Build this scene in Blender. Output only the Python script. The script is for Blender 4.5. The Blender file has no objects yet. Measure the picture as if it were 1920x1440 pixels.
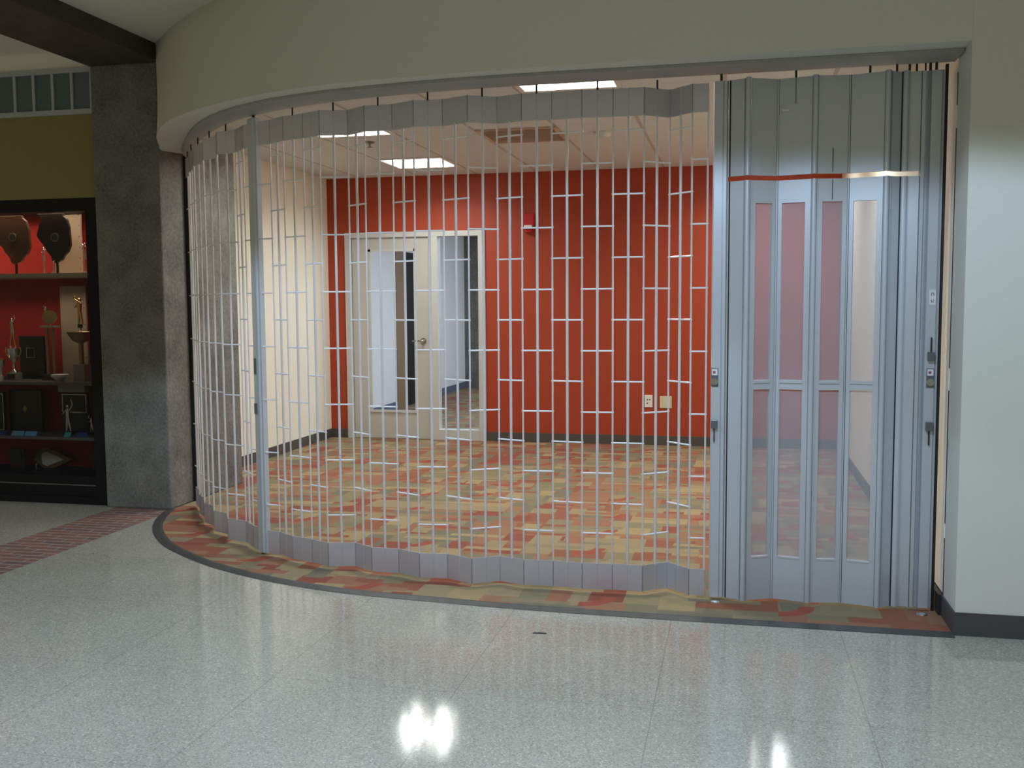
import bpy, bmesh, math, random
from mathutils import Vector, Matrix
random.seed(7)
SC = bpy.context.scene
COL = SC.collection
PI = math.pi

# ------------------------------------------------------------------ camera, world, lights, exposure
F_PX, YAW, PITCH, ROLL, EYE = 1867.1, -0.22229, -0.080808, -0.0063900, 1.43
fwd = Vector((math.sin(YAW)*math.cos(PITCH), math.cos(YAW)*math.cos(PITCH), math.sin(PITCH)))
rgt = Vector((math.cos(YAW), -math.sin(YAW), 0)); upv = rgt.cross(fwd)
c_, s_ = math.cos(ROLL), math.sin(ROLL)
r2 = c_*rgt + s_*upv; u2 = -s_*rgt + c_*upv
cam_d = bpy.data.cameras.new('camera'); cam = bpy.data.objects.new('camera', cam_d); COL.objects.link(cam)
M = Matrix((r2, u2, -fwd)).transposed().to_4x4(); M.translation = Vector((0, 0, EYE))
cam.matrix_world = M
cam_d.sensor_fit = 'HORIZONTAL'; cam_d.sensor_width = 36.0; cam_d.lens = 36.0*F_PX/1920.0
cam_d.clip_start = 0.05; cam_d.clip_end = 100
SC.camera = cam

w = bpy.data.worlds.new('world'); SC.world = w; w.use_nodes = True
w.node_tree.nodes['Background'].inputs['Color'].default_value = (1.0, 0.90, 0.56, 1)
w.node_tree.nodes['Background'].inputs['Strength'].default_value = 0.30

SC.view_settings.view_transform = 'Standard'; SC.view_settings.look = 'None'
SC.view_settings.gamma = 1.0; SC.view_settings.exposure = 0.0; SC.view_settings.use_curve_mapping = False

def area(name, loc, sx, sy, power, color, rot=(0, 0, 0), spread=PI):
    l = bpy.data.lights.new(name, 'AREA'); l.shape = 'RECTANGLE'; l.size = sx; l.size_y = sy
    l.energy = power; l.color = color; l.spread = spread
    o = bpy.data.objects.new(name, l); COL.objects.link(o); o.location = loc; o.rotation_euler = rot
    return o
def spot(name, loc, power, color, ang, blend, radius=0.1):
    l = bpy.data.lights.new(name, 'SPOT'); l.energy = power; l.color = color
    l.spot_size = math.radians(ang); l.spot_blend = blend; l.shadow_soft_size = radius
    o = bpy.data.objects.new(name, l); COL.objects.link(o); o.location = loc
    return o
COOL = (0.60, 0.80, 1.05)
# recessed cut-off downlights in the hall ceiling (out of frame, above and beside the camera)
spot('hall_downlight', (-0.35, 2.1, 3.18), 370, COOL, 139, 0.10, 0.10)
spot('hall_downlight', (2.6, 1.6, 3.18), 150, COOL, 146, 0.10, 0.10)
spot('hall_downlight', (-2.6, 2.6, 3.18), 250, COOL, 124, 0.10, 0.10)
WARM = (0.95, 1.0, 0.96)
CEIL = 2.75
TROFFERS = [(-2.915, 9.035, 0), (-2.915, 7.155, 0), (-1.015, 5.885, 0), (0.245, 9.035, 0), (0.245, 7.155, 0)]
for (x, y, _) in TROFFERS:
    for dx in (-0.15, 0.15): area('troffer_light', (x+dx, y, CEIL-0.03), 0.075, 0.50, 9.0, WARM, spread=math.radians(152))
area('corridor_light', (-1.75, 11.6, 2.6), 1.6, 1.6, 95, (0.74, 0.86, 1.1))
area('corridor_light', (-1.75, 15.0, 2.6), 1.2, 1.2, 60, (0.74, 0.86, 1.1))
area('case_or_added_light', (-5.4, 6.52, 2.11), 2.0, 0.20, 8, (1.0, 0.82, 0.60), spread=math.radians(118))
area('case_or_added_light', (-5.2, 6.42, 1.632), 1.5, 0.10, 2.2, (1.0, 0.86, 0.66), spread=math.radians(118))  # added lamp without a fixture, lifts the trophies on the second shelf

# ------------------------------------------------------------------ helpers
class MB:
    def __init__(s): s.v = []; s.f = []; s.mi = []; s.mats = []
    def mat(s, m):
        if m not in s.mats: s.mats.append(m)
        return s.mats.index(m)
    def add(s, vs, fs, m):
        k = len(s.v); i = s.mat(m); s.v += [tuple(v) for v in vs]
        for f in fs: s.f.append(tuple(a+k for a in f)); s.mi.append(i)
    def box(s, x0, x1, y0, y1, z0, z1, m):
        vs = [(x, y, z) for z in (z0, z1) for y in (y0, y1) for x in (x0, x1)]
        s.add(vs, [(0,2,3,1),(4,5,7,6),(0,1,5,4),(1,3,7,5),(3,2,6,7),(2,0,4,6)], m)
    def obox(s, c, ax, ay, az, m):     # oriented box: centre, half vectors
        c = Vector(c); ax = Vector(ax); ay = Vector(ay); az = Vector(az)
        vs = [c + a*ax + b*ay + d*az for d in (-1,1) for b in (-1,1) for a in (-1,1)]
        s.add(vs, [(0,2,3,1),(4,5,7,6),(0,1,5,4),(1,3,7,5),(3,2,6,7),(2,0,4,6)], m)
    def prism(s, pts, z0, z1, m):
        n = len(pts)
        vs = [(p[0], p[1], z0) for p in pts] + [(p[0], p[1], z1) for p in pts]
        fs = [tuple(range(n))[::-1], tuple(range(n, 2*n))] + [(i, (i+1) % n, n+(i+1) % n, n+i) for i in range(n)]
        s.add(vs, fs, m)
    def plate(s, pts, y0, y1, m):      # outline in x,z extruded in y
        n = len(pts)
        vs = [(p[0], y0, p[1]) for p in pts] + [(p[0], y1, p[1]) for p in pts]
        fs = [tuple(range(n)), tuple(range(n, 2*n))[::-1]] + [(i, n+i, n+(i+1) % n, (i+1) % n) for i in range(n)]
        s.add(vs, fs, m)
    def tube(s, a, b, r, m, n=8, r1=None):
        a = Vector(a); b = Vector(b); d = (b-a).normalized()
        u = d.orthogonal().normalized(); v = d.cross(u); r1 = r if r1 is None else r1
        vs = [a + r*(math.cos(2*PI*i/n)*u + math.sin(2*PI*i/n)*v) for i in range(n)] + \
             [b + r1*(math.cos(2*PI*i/n)*u + math.sin(2*PI*i/n)*v) for i in range(n)]
        s.add(vs, [(i, (i+1) % n, n+(i+1) % n, n+i) for i in range(n)] + [tuple(range(n))[::-1], tuple(range(n, 2*n))], m)
    def lathe(s, c, prof, m, n=16):    # prof: (radius, z)
        vs = []; fs = []
        for r, z in prof:
            vs += [(c[0]+r*math.cos(2*PI*i/n), c[1]+r*math.sin(2*PI*i/n), c[2]+z) for i in range(n)]
        for k in range(len(prof)-1):
            fs += [(k*n+i, k*n+(i+1) % n, (k+1)*n+(i+1) % n, (k+1)*n+i) for i in range(n)]
        fs += [tuple(range(n))[::-1], tuple(range((len(prof)-1)*n, len(prof)*n))]
        s.add(vs, fs, m)
    def ball(s, c, r, m, sc=(1,1,1)):
        n = 10; k = 6
        vs = [(c[0], c[1], c[2]-r*sc[2])]
        for j in range(1, k):
            t = -PI/2 + PI*j/k
            vs += [(c[0]+r*sc[0]*math.cos(t)*math.cos(2*PI*i/n), c[1]+r*sc[1]*math.cos(t)*math.sin(2*PI*i/n), c[2]+r*sc[2]*math.sin(t)) for i in range(n)]
        vs.append((c[0], c[1], c[2]+r*sc[2]))
        fs = [(0, 1+(i+1) % n, 1+i) for i in range(n)]
        for j in range(k-2):
            a = 1+j*n; fs += [(a+i, a+(i+1) % n, a+n+(i+1) % n, a+n+i) for i in range(n)]
        a = 1+(k-2)*n; t = len(vs)-1; fs += [(a+i, a+(i+1) % n, t) for i in range(n)]
        s.add(vs, fs, m)
    def build(s, name, parent=None, smooth=False, bevel=0):
        me = bpy.data.meshes.new(name); me.from_pydata(s.v, [], s.f)
        for m in s.mats: me.materials.append(m)
        for p, i in zip(me.polygons, s.mi): p.material_index = i
        bm = bmesh.new(); bm.from_mesh(me); bmesh.ops.recalc_face_normals(bm, faces=bm.faces); bm.to_mesh(me); bm.free()
        if smooth:
            for p in me.polygons: p.use_smooth = True
            me.set_sharp_from_angle(angle=math.radians(40))
        o = bpy.data.objects.new(name, me); COL.objects.link(o)
        if bevel:
            b = o.modifiers.new('bevel', 'BEVEL'); b.width = bevel; b.segments = 2; b.limit_method = 'ANGLE'
        if parent:
            o.parent = parent; o.matrix_parent_inverse = Matrix.Translation(-Vector(parent.location))
        return o
def tag(o, label=None, cat=None, group=None, kind=None):
    if label: o['label'] = label
    if cat: o['category'] = cat
    if group: o['group'] = group
    if kind: o['kind'] = kind
    return o
def thing(name, label, cat, loc=(0, 0, 0), group=None, kind=None):
    o = bpy.data.objects.new(name, None); COL.objects.link(o); o.location = loc; o.empty_display_size = 0.1
    return tag(o, label, cat, group, kind)

def smooth_curve(pts, n=6):
    out = []
    P = [Vector(p) for p in pts]; P = [2*P[0]-P[1]] + P + [2*P[-1]-P[-2]]
    for i in range(1, len(P)-2):
        a, b, c, d = P[i-1:i+3]
        for k in range(n):
            t = k/n
            out.append(0.5*((2*b)+(c-a)*t+(2*a-5*b+4*c-d)*t*t+(-a+3*b-3*c+d)*t**3))
    out.append(P[-2]); return out
def offset(path, d):
    out = []
    for i, p in enumerate(path):
        a = path[max(0, i-1)]; b = path[min(len(path)-1, i+1)]; t = (b-a).normalized()
        out.append(Vector((p[0]-t[1]*d, p[1]+t[0]*d)))
    return out
def ribbon(mb, A, B, zA, zB, m):       # strip between two polylines
    n = len(A)
    vs = [(p[0], p[1], zA) for p in A] + [(p[0], p[1], zB) for p in B]
    mb.add(vs, [(i, i+1, n+i+1, n+i) for i in range(n-1)], m)

# ------------------------------------------------------------------ materials
def new_mat(name):
    m = bpy.data.materials.new(name); m.use_nodes = True
    return m, m.node_tree.nodes, m.node_tree.links, m.node_tree.nodes['Principled BSDF']
def plain(name, col, rough=0.5, metal=0.0, spec=0.5, noise=0.0, nscale=20, bump=0.0, emis=None, estr=0):
    m, N, L, B = new_mat(name)
    B.inputs['Base Color'].default_value = (*col, 1); B.inputs['Roughness'].default_value = rough
    B.inputs['Metallic'].default_value = metal; B.inputs['Specular IOR Level'].default_value = spec
    if noise or bump:
        tc = N.new('ShaderNodeTexCoord'); nz = N.new('ShaderNodeTexNoise'); nz.inputs['Scale'].default_value = nscale
        nz.inputs['Detail'].default_value = 6; L.new(tc.outputs['Object'], nz.inputs['Vector'])
        if noise:
            mx = N.new('ShaderNodeMix'); mx.data_type = 'RGBA'
            mx.inputs['A'].default_value = (*[c*(1-noise) for c in col], 1); mx.inputs['B'].default_value = (*[min(1, c*(1+noise)) for c in col], 1)
            L.new(nz.outputs['Fac'], mx.inputs['Factor']); L.new(mx.outputs['Result'], B.inputs['Base Color'])
        if bump:
            bp = N.new('ShaderNodeBump'); bp.inputs['Strength'].default_value = bump; bp.inputs['Distance'].default_value = 0.01
            L.new(nz.outputs['Fac'], bp.inputs['Height']); L.new(bp.outputs['Normal'], B.inputs['Normal'])
    if emis:
        B.inputs['Emission Color'].default_value = (*emis, 1); B.inputs['Emission Strength'].default_value = estr
    return m
PAINT = plain('hall_paint', (0.64, 0.64, 0.57), 0.6, noise=0.03, nscale=60, bump=0.06)
CREAM = plain('cream_wall_paint', (0.88, 0.84, 0.72), 0.6, noise=0.02, nscale=60, bump=0.05)
REDP = plain('red_wall_paint', (0.39, 0.048, 0.014), 0.55, noise=0.05, nscale=90, bump=0.05)
MUST = plain('mustard_paint', (0.25, 0.20, 0.07), 0.6, noise=0.05, nscale=60)
BASEM = plain('rubber_base', (0.060, 0.060, 0.062), 0.45)
RBASE = plain('room_rubber_base', (0.085, 0.078, 0.065), 0.45)
EDGEM = plain('transition_strip', (0.055, 0.055, 0.05), 0.5)
ALU = plain('anodised_aluminium', (0.60, 0.59, 0.655), 0.38, 0.60)
ALU2 = plain('aluminium_post', (0.54, 0.57, 0.62), 0.38, 0.35)
RODM = plain('rod_aluminium', (0.74, 0.74, 0.80), 0.30, 0.40)
BARM = plain('crossbar_lit', (0.90, 0.90, 0.93), 0.25, 0.15)  # whiter than the rods, standing in for light from above
TRACKM = plain('track_grey', (0.35, 0.35, 0.33), 0.55)
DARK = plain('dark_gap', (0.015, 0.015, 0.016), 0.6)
BLACK = plain('black_frame', (0.008, 0.008, 0.009), 0.55, spec=0.2)
FRAMEG = plain('door_frame_grey', (0.56, 0.56, 0.53), 0.45)
DOORG = plain('door_leaf_grey', (0.52, 0.50, 0.46), 0.5)
CHROME = plain('chrome', (0.75, 0.75, 0.74), 0.15, 1.0)
WHITEP = plain('white_plastic', (0.80, 0.80, 0.76), 0.4)
IVORY = plain('ivory_plastic', (0.66, 0.62, 0.42), 0.4)
REDPL = plain('red_plastic', (0.50, 0.015, 0.02), 0.3)
LENS = plain('clear_lens', (0.85, 0.85, 0.85), 0.1)
HALLCEIL = plain('hall_ceiling_paint', (0.80, 0.79, 0.71), 0.7)
WHITEW = plain('white_wall', (0.80, 0.80, 0.77), 0.6)
BROWN = plain('brown_door', (0.26, 0.16, 0.07), 0.45, noise=0.15, nscale=8)
BLUEB = plain('corridor_base', (0.10, 0.13, 0.20), 0.5)

def concrete(name, col, k=0.35):
    m, N, L, B = new_mat(name)
    tc = N.new('ShaderNodeTexCoord')
    n1 = N.new('ShaderNodeTexNoise'); n1.inputs['Scale'].default_value = 55; n1.inputs['Detail'].default_value = 8; n1.inputs['Roughness'].default_value = 0.75
    n2 = N.new('ShaderNodeTexNoise'); n2.inputs['Scale'].default_value = 5; n2.inputs['Detail'].default_value = 4
    for n in (n1, n2): L.new(tc.outputs['Object'], n.inputs['Vector'])
    ad = N.new('ShaderNodeMath'); ad.operation = 'MULTIPLY_ADD'; L.new(n2.outputs['Fac'], ad.inputs[0]); ad.inputs[1].default_value = 0.5; 
    L.new(n1.outputs['Fac'], ad.inputs[2])
    cr = N.new('ShaderNodeValToRGB'); L.new(ad.outputs[0], cr.inputs['Fac'])
    cr.color_ramp.elements[0].position = 0.45; cr.color_ramp.elements[0].color = (*[c*(1-k) for c in col], 1)
    cr.color_ramp.elements[1].position = 1.0; cr.color_ramp.elements[1].color = (*[min(1, c*(1+k)) for c in col], 1)
    L.new(cr.outputs['Color'], B.inputs['Base Color']); B.inputs['Roughness'].default_value = 0.75
    bp = N.new('ShaderNodeBump'); bp.inputs['Strength'].default_value = 0.35; bp.inputs['Distance'].default_value = 0.006
    L.new(n1.outputs['Fac'], bp.inputs['Height']); L.new(bp.outputs['Normal'], B.inputs['Normal'])
    return m
CONC = concrete('exposed_aggregate_concrete', (0.155, 0.152, 0.135), 0.7)
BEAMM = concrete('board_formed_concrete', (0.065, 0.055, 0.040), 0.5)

class NB:   # tiny node-graph writer
    def __init__(s, N, L): s.N = N; s.L = L
    def m(s, op, a, b=None, c=None):
        n = s.N.new('ShaderNodeMath'); n.operation = op
        for i, v in enumerate((a, b, c)):
            if v is None: continue
            if isinstance(v, (int, float)): n.inputs[i].default_value = v
            else: s.L.new(v, n.inputs[i])
        return n.outputs[0]
    def rand(s, a, b, seed):
        cx = s.N.new('ShaderNodeCombineXYZ')
        for k, v in (('X', a), ('Y', b), ('Z', seed)):
            if isinstance(v, (int, float)): cx.inputs[k].default_value = v
            else: s.L.new(v, cx.inputs[k])
        wn = s.N.new('ShaderNodeTexWhiteNoise'); s.L.new(cx.outputs[0], wn.inputs['Vector'])
        return wn.outputs['Value']
    def mix(s, f, a, b):
        n = s.N.new('ShaderNodeMix'); n.data_type = 'RGBA'
        for k, v in (('Factor', f), ('A', a), ('B', b)):
            if isinstance(v, tuple): n.inputs[k].default_value = (*v, 1)
            elif isinstance(v, (int, float)): n.inputs[k].default_value = v
            else: s.L.new(v, n.inputs[k])
        return n.outputs['Result']

def carpet_mat():
    m, N, L, B = new_mat('patterned_carpet'); g = NB(N, L)
    tc = N.new('ShaderNodeTexCoord'); sp = N.new('ShaderNodeSeparateXYZ')
    nz = N.new('ShaderNodeTexNoise'); nz.inputs['Scale'].default_value = 90; nz.inputs['Detail'].default_value = 2
    L.new(tc.outputs['Object'], nz.inputs['Vector']); L.new(tc.outputs['Object'], sp.inputs[0])
    X = g.m('MULTIPLY_ADD', nz.outputs['Fac'], 0.012, sp.outputs[0]); Y = g.m('MULTIPLY_ADD', nz.outputs['Fac'], 0.012, sp.outputs[1])
    pal = [(0.31,0.10,0.055),(0.42,0.32,0.16),(0.24,0.215,0.125),(0.34,0.17,0.095),(0.36,0.28,0.155),(0.19,0.18,0.125),(0.35,0.145,0.085),(0.28,0.235,0.135),(0.29,0.065,0.045)]
    def ramp(v, k=0):
        r = N.new('ShaderNodeValToRGB'); r.color_ramp.interpolation = 'CONSTANT'; e = r.color_ramp.elements
        P = [tuple(0.88*q for q in c) for c in pal[k:]+pal[:k]]
        e[0].color = (*P[0], 1); e[0].position = 0; e[1].color = (*P[1], 1); e[1].position = 1/len(P)
        for i in range(2, len(P)):
            q = e.new(i/len(P)); q.color = (*P[i], 1)
        L.new(v, r.inputs['Fac']); return r.outputs['Color']
    def cells(sx, sy, seed, horiz=True):
        if horiz:
            iy = g.m('FLOOR', g.m('DIVIDE', Y, sy)); sh = g.rand(iy, 0.0, seed+0.5)
            ix = g.m('FLOOR', g.m('ADD', g.m('DIVIDE', X, sx), g.m('MULTIPLY', sh, 7.0)))
        else:
            ix = g.m('FLOOR', g.m('DIVIDE', X, sx)); sh = g.rand(ix, 0.0, seed+0.5)
            iy = g.m('FLOOR', g.m('ADD', g.m('DIVIDE', Y, sy), g.m('MULTIPLY', sh, 7.0)))
        return g.rand(ix, iy, seed), g.rand(ix, iy, seed+9)
    a, _ = cells(0.50, 0.16, 1.0); b, bm = cells(0.17, 0.45, 2.0, False); c, cm = cells(0.34, 0.060, 3.0); d, dm = cells(0.11, 0.18, 4.0, False)
    col = ramp(a)
    col = g.mix(g.m('GREATER_THAN', bm, 0.55), col, ramp(b, 3))
    col = g.mix(g.m('GREATER_THAN', cm, 0.70), col, ramp(c, 5))
    col = g.mix(g.m('GREATER_THAN', dm, 0.84), col, ramp(d, 2))
    # quarter-round arcs
    S = 0.50
    ix = g.m('FLOOR', g.m('DIVIDE', X, S)); iy = g.m('FLOOR', g.m('DIVIDE', Y, S))
    fx = g.m('SUBTRACT', g.m('DIVIDE', X, S), ix); fy = g.m('SUBTRACT', g.m('DIVIDE', Y, S), iy)
    r1 = g.rand(ix, iy, 21.0); r2_ = g.rand(ix, iy, 22.0)
    dx = g.m('SUBTRACT', fx, g.m('MULTIPLY_ADD', r1, 0.5, 0.1)); dy = g.m('SUBTRACT', fy, g.m('MULTIPLY_ADD', r2_, 0.5, 0.1))
    dd = g.m('SQRT', g.m('ADD', g.m('MULTIPLY', dx, dx), g.m('MULTIPLY', dy, dy)))
    ring = g.m('MULTIPLY', g.m('LESS_THAN', dd, 0.34), g.m('GREATER_THAN', dd, 0.20))
    quad = g.m('MULTIPLY', g.m('GREATER_THAN', dx, 0.0), g.m('LESS_THAN', dy, 0.0))
    arc = g.m('MULTIPLY', g.m('MULTIPLY', ring, quad), g.m('GREATER_THAN', g.rand(ix, iy, 23.0), 0.45))
    col = g.mix(arc, col, (0.33, 0.06, 0.04))
    n2 = N.new('ShaderNodeTexNoise'); n2.inputs['Scale'].default_value = 420; L.new(tc.outputs['Object'], n2.inputs['Vector'])
    col = g.mix(g.m('MULTIPLY', n2.outputs['Fac'], 0.5), col, (0.25, 0.165, 0.115))
    L.new(col, B.inputs['Base Color']); B.inputs['Roughness'].default_value = 0.95; B.inputs['Specular IOR Level'].default_value = 0.1
    bp = N.new('ShaderNodeBump'); bp.inputs['Strength'].default_value = 0.3; bp.inputs['Distance'].default_value = 0.004
    L.new(n2.outputs['Fac'], bp.inputs['Height']); L.new(bp.outputs['Normal'], B.inputs['Normal'])
    return m
CARPET = carpet_mat()

def terrazzo_mat():
    m, N, L, B = new_mat('polished_terrazzo'); g = NB(N, L)
    tc = N.new('ShaderNodeTexCoord'); sp = N.new('ShaderNodeSeparateXYZ'); L.new(tc.outputs['Object'], sp.inputs[0])
    v1 = N.new('ShaderNodeTexVoronoi'); v1.inputs['Scale'].default_value = 190; L.new(tc.outputs['Object'], v1.inputs['Vector'])
    n1 = N.new('ShaderNodeTexNoise'); n1.inputs['Scale'].default_value = 60; n1.inputs['Detail'].default_value = 8; n1.inputs['Roughness'].default_value = 0.8; L.new(tc.outputs['Object'], n1.inputs['Vector'])
    n2 = N.new('ShaderNodeTexNoise'); n2.inputs['Scale'].default_value = 1.3; n2.inputs['Detail'].default_value = 5; L.new(tc.outputs['Object'], n2.inputs['Vector'])
    hs = N.new('ShaderNodeSeparateColor'); L.new(v1.outputs['Color'], hs.inputs[0])
    r = N.new('ShaderNodeValToRGB'); e = r.color_ramp.elements; r.color_ramp.interpolation = 'LINEAR'
    e[0].position = 0.0; e[0].color = (0.20, 0.19, 0.165, 1); e[1].position = 1.0; e[1].color = (0.72, 0.69, 0.62, 1)
    q = e.new(0.3); q.color = (0.40, 0.38, 0.345, 1); q = e.new(0.75); q.color = (0.45, 0.425, 0.385, 1); q = e.new(0.86); q.color = (0.50, 0.42, 0.37, 1)
    L.new(hs.outputs[0], r.inputs['Fac'])
    col = g.mix(g.m('MULTIPLY_ADD', n1.outputs['Fac'], 0.7, 0.0), r.outputs['Color'], (0.445, 0.42, 0.375))
    r2m = N.new('ShaderNodeValToRGB'); e = r2m.color_ramp.elements; e[0].position = 0.3; e[0].color = (0.86, 0.86, 0.79, 1); e[1].position = 0.7; e[1].color = (0.97, 0.97, 0.89, 1)
    L.new(n2.outputs['Fac'], r2m.inputs['Fac'])
    mm = N.new('ShaderNodeMix'); mm.data_type = 'RGBA'; mm.blend_type = 'MULTIPLY'; mm.inputs['Factor'].default_value = 1
    L.new(col, mm.inputs['A']); L.new(r2m.outputs['Color'], mm.inputs['B'])
    def line(coord, o, s, wd):
        f = g.m('FRACT', g.m('DIVIDE', g.m('SUBTRACT', coord, o-s*40), s))
        d = g.m('MULTIPLY', g.m('MINIMUM', f, g.m('SUBTRACT', 1.0, f)), s)
        return g.m('LESS_THAN', d, wd)
    ln = g.m('MAXIMUM', line(sp.outputs[0], 0.453, 0.727, 0.0022), line(sp.outputs[1], 3.437, 0.767, 0.0018))
    col = g.mix(g.m('MULTIPLY', ln, 0.40), mm.outputs['Result'], (0.13, 0.13, 0.125))
    L.new(col, B.inputs['Base Color'])
    rr = g.m('MULTIPLY_ADD', n2.outputs['Fac'], 0.03, 0.03)
    L.new(rr, B.inputs['Roughness']); B.inputs['Specular IOR Level'].default_value = 0.55
    bp = N.new('ShaderNodeBump'); bp.inputs['Strength'].default_value = 0.04; bp.inputs['Distance'].default_value = 0.002
    L.new(n1.outputs['Fac'], bp.inputs['Height']); L.new(bp.outputs['Normal'], B.inputs['Normal'])
    return m
TERR = terrazzo_mat()

def brick_mat():
    m, N, L, B = new_mat('floor_brick'); g = NB(N, L)
    tc = N.new('ShaderNodeTexCoord')
    mp = N.new('ShaderNodeMapping'); mp.inputs['Rotation'].default_value = (0, 0, 0); L.new(tc.outputs['Object'], mp.inputs['Vector'])
    b = N.new('ShaderNodeTexBrick'); L.new(mp.outputs[0], b.inputs['Vector'])
    b.inputs['Color1'].default_value = (0.25, 0.12, 0.085, 1); b.inputs['Color2'].default_value = (0.17, 0.10, 0.09, 1); b.inputs['Mortar'].default_value = (0.28, 0.25, 0.23, 1)
    b.inputs['Scale'].default_value = 1.0; b.inputs['Mortar Size'].default_value = 0.007; b.inputs['Brick Width'].default_value = 0.20; b.inputs['Row Height'].default_value = 0.066
    b.inputs['Bias'].default_value = 0.0
    L.new(b.outputs['Color'], B.inputs['Base Color']); B.inputs['Roughness'].default_value = 0.45
    return m
BRICK = brick_mat()

def ceiling_mat():
    m, N, L, B = new_mat('suspended_ceiling_tiles'); g = NB(N, L)
    tc = N.new('ShaderNodeTexCoord'); sp = N.new('ShaderNodeSeparateXYZ'); L.new(tc.outputs['Object'], sp.inputs[0])
    def line(coord, o, s, wd):
        f = g.m('FRACT', g.m('DIVIDE', g.m('SUBTRACT', coord, o-s*40), s))
        return g.m('LESS_THAN', g.m('MULTIPLY', g.m('MINIMUM', f, g.m('SUBTRACT', 1.0, f)), s), wd)
    ln = g.m('MAXIMUM', g.m('MULTIPLY', line(sp.outputs[0], -0.717, 0.63, 0.013), 0.6), g.m('MULTIPLY', line(sp.outputs[1], 6.2, 0.63, 0.010), 0.16))
    col = g.mix(ln, (0.66, 0.68, 0.68), (0.34, 0.27, 0.22))
    n = N.new('ShaderNodeTexNoise'); n.inputs['Scale'].default_value = 150; L.new(tc.outputs['Object'], n.inputs['Vector'])
    bp = N.new('ShaderNodeBump'); bp.inputs['Strength'].default_value = 0.15; bp.inputs['Distance'].default_value = 0.003
    L.new(n.outputs['Fac'], bp.inputs['Height']); L.new(bp.outputs['Normal'], B.inputs['Normal'])
    L.new(col, B.inputs['Base Color']); B.inputs['Roughness'].default_value = 0.85
    return m
CTILE = ceiling_mat()

def glass_mat(name, tint, body, f):
    m, N, L, B = new_mat(name)
    tr = N.new('ShaderNodeBsdfTransparent'); tr.inputs['Color'].default_value = (*tint, 1)
    B.inputs['Base Color'].default_value = (*body, 1); B.inputs['Roughness'].default_value = 0.12
    mx = N.new('ShaderNodeMixShader'); mx.inputs['Fac'].default_value = f
    L.new(tr.outputs[0], mx.inputs[1]); L.new(B.outputs[0], mx.inputs[2])
    L.new(mx.outputs[0], N['Material Output'].inputs['Surface'])
    return m
POLY = glass_mat('smoked_polycarbonate', (0.80, 0.80, 0.82), (0.72, 0.74, 0.80), 0.23)
CLEAR = glass_mat('clear_glass', (0.92, 0.95, 0.94), (0.05, 0.05, 0.05), 0.06)
CASEG = glass_mat('case_glass', (0.85, 0.85, 0.85), (0.03, 0.03, 0.035), 0.12)
PANEG = plain('clerestory_glass', (0.10, 0.14, 0.15), 0.25)
WFRAME = plain('clerestory_frame', (0.42, 0.44, 0.46), 0.5)

def diffuser_mat():
    m, N, L, B = new_mat('troffer_diffuser'); g = NB(N, L)
    tc = N.new('ShaderNodeTexCoord'); sp = N.new('ShaderNodeSeparateXYZ'); L.new(tc.outputs['Object'], sp.inputs[0])
    d = g.m('ABSOLUTE', g.m('SUBTRACT', g.m('ABSOLUTE', sp.outputs[0]), 0.14))
    s = g.m('MULTIPLY_ADD', g.m('LESS_THAN', d, 0.045), 9.0, 2.6)
    B.inputs['Base Color'].default_value = (0.8, 0.8, 0.8, 1)
    B.inputs['Emission Color'].default_value = (1.0, 0.97, 0.90, 1); L.new(s, B.inputs['Emission Strength'])
    return m
DIFF = diffuser_mat()

# ------------------------------------------------------------------ plan curves (metres)
EDGE = smooth_curve([(0.92,4.485),(0.3,4.485),(-0.3,4.485),(-0.92,4.50),(-1.36,4.53),(-1.80,4.57),(-2.08,4.625),(-2.40,4.725),(-2.72,4.87),(-2.98,5.03),(-3.29,5.27),(-3.52,5.53),(-3.66,5.74),(-3.76,5.94),(-3.83,6.13),(-3.845,6.20)], 4)
TR = smooth_curve([(0.92,4.79),(0.3,4.79),(-0.4,4.79),(-1.2,4.80),(-1.8,4.87),(-2.1,4.94),(-2.4,5.05),(-2.65,5.18),(-2.87,5.34),(-3.07,5.53),(-3.26,5.74),(-3.42,5.93),(-3.56,6.12),(-3.70,6.35),(-3.80,6.60)], 4)
HALL = 3.195; HEAD = 2.49

# ------------------------------------------------------------------ the setting
def struct(mb, name, label, cat='room', **k):
    return tag(mb.build(name, **k), label, cat, kind='structure')
mb = MB(); mb.add([(-9,-5,0),(7,-5,0),(7,6.9,0),(-9,6.9,0)], [(0,1,2,3)], TERR)
struct(mb, 'floor', 'polished grey speckled terrazzo floor of the hallway', 'floor')
mb = MB()
poly = [(p[0], p[1]) for p in EDGE] + [(-3.86,7.25),(-4.25,7.25),(-4.25,10.0),(-4.5,10.0),(-4.5,17.2),(-0.9,17.2),(-0.9,10.0),(0.95,10.0),(0.95,4.74),(0.92,4.74)]
mb.prism(poly, 0.0005, 0.006, CARPET)
struct(mb, 'floor_carpet', 'patterned rust, tan and olive carpet inside the room behind the grille', 'carpet')
mb = MB(); A = offset(EDGE, 0.0); Bo = offset(EDGE, 0.045)
if (Bo[5]-EDGE[5])[1] > 0: Bo = offset(EDGE, -0.045)
ribbon(mb, A, Bo, 0.0085, 0.0015, EDGEM)
Ai = offset(EDGE, -0.02 if Bo[5][1] < EDGE[5][1] and offset(EDGE, -0.02)[5][1] > EDGE[5][1] else 0.02)
ribbon(mb, Ai, A, 0.0065, 0.0085, EDGEM)
struct(mb, 'trim_1', 'dark rubber strip edging the curved front of the patterned carpet', 'trim')
mb = MB(); mb.box(-4.30, -3.83, -5, 6.2, 0.0, 0.0015, BRICK)
struct(mb, 'floor_brick_band', 'band of red brick pavers leading to the concrete pillar', 'floor')

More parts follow.
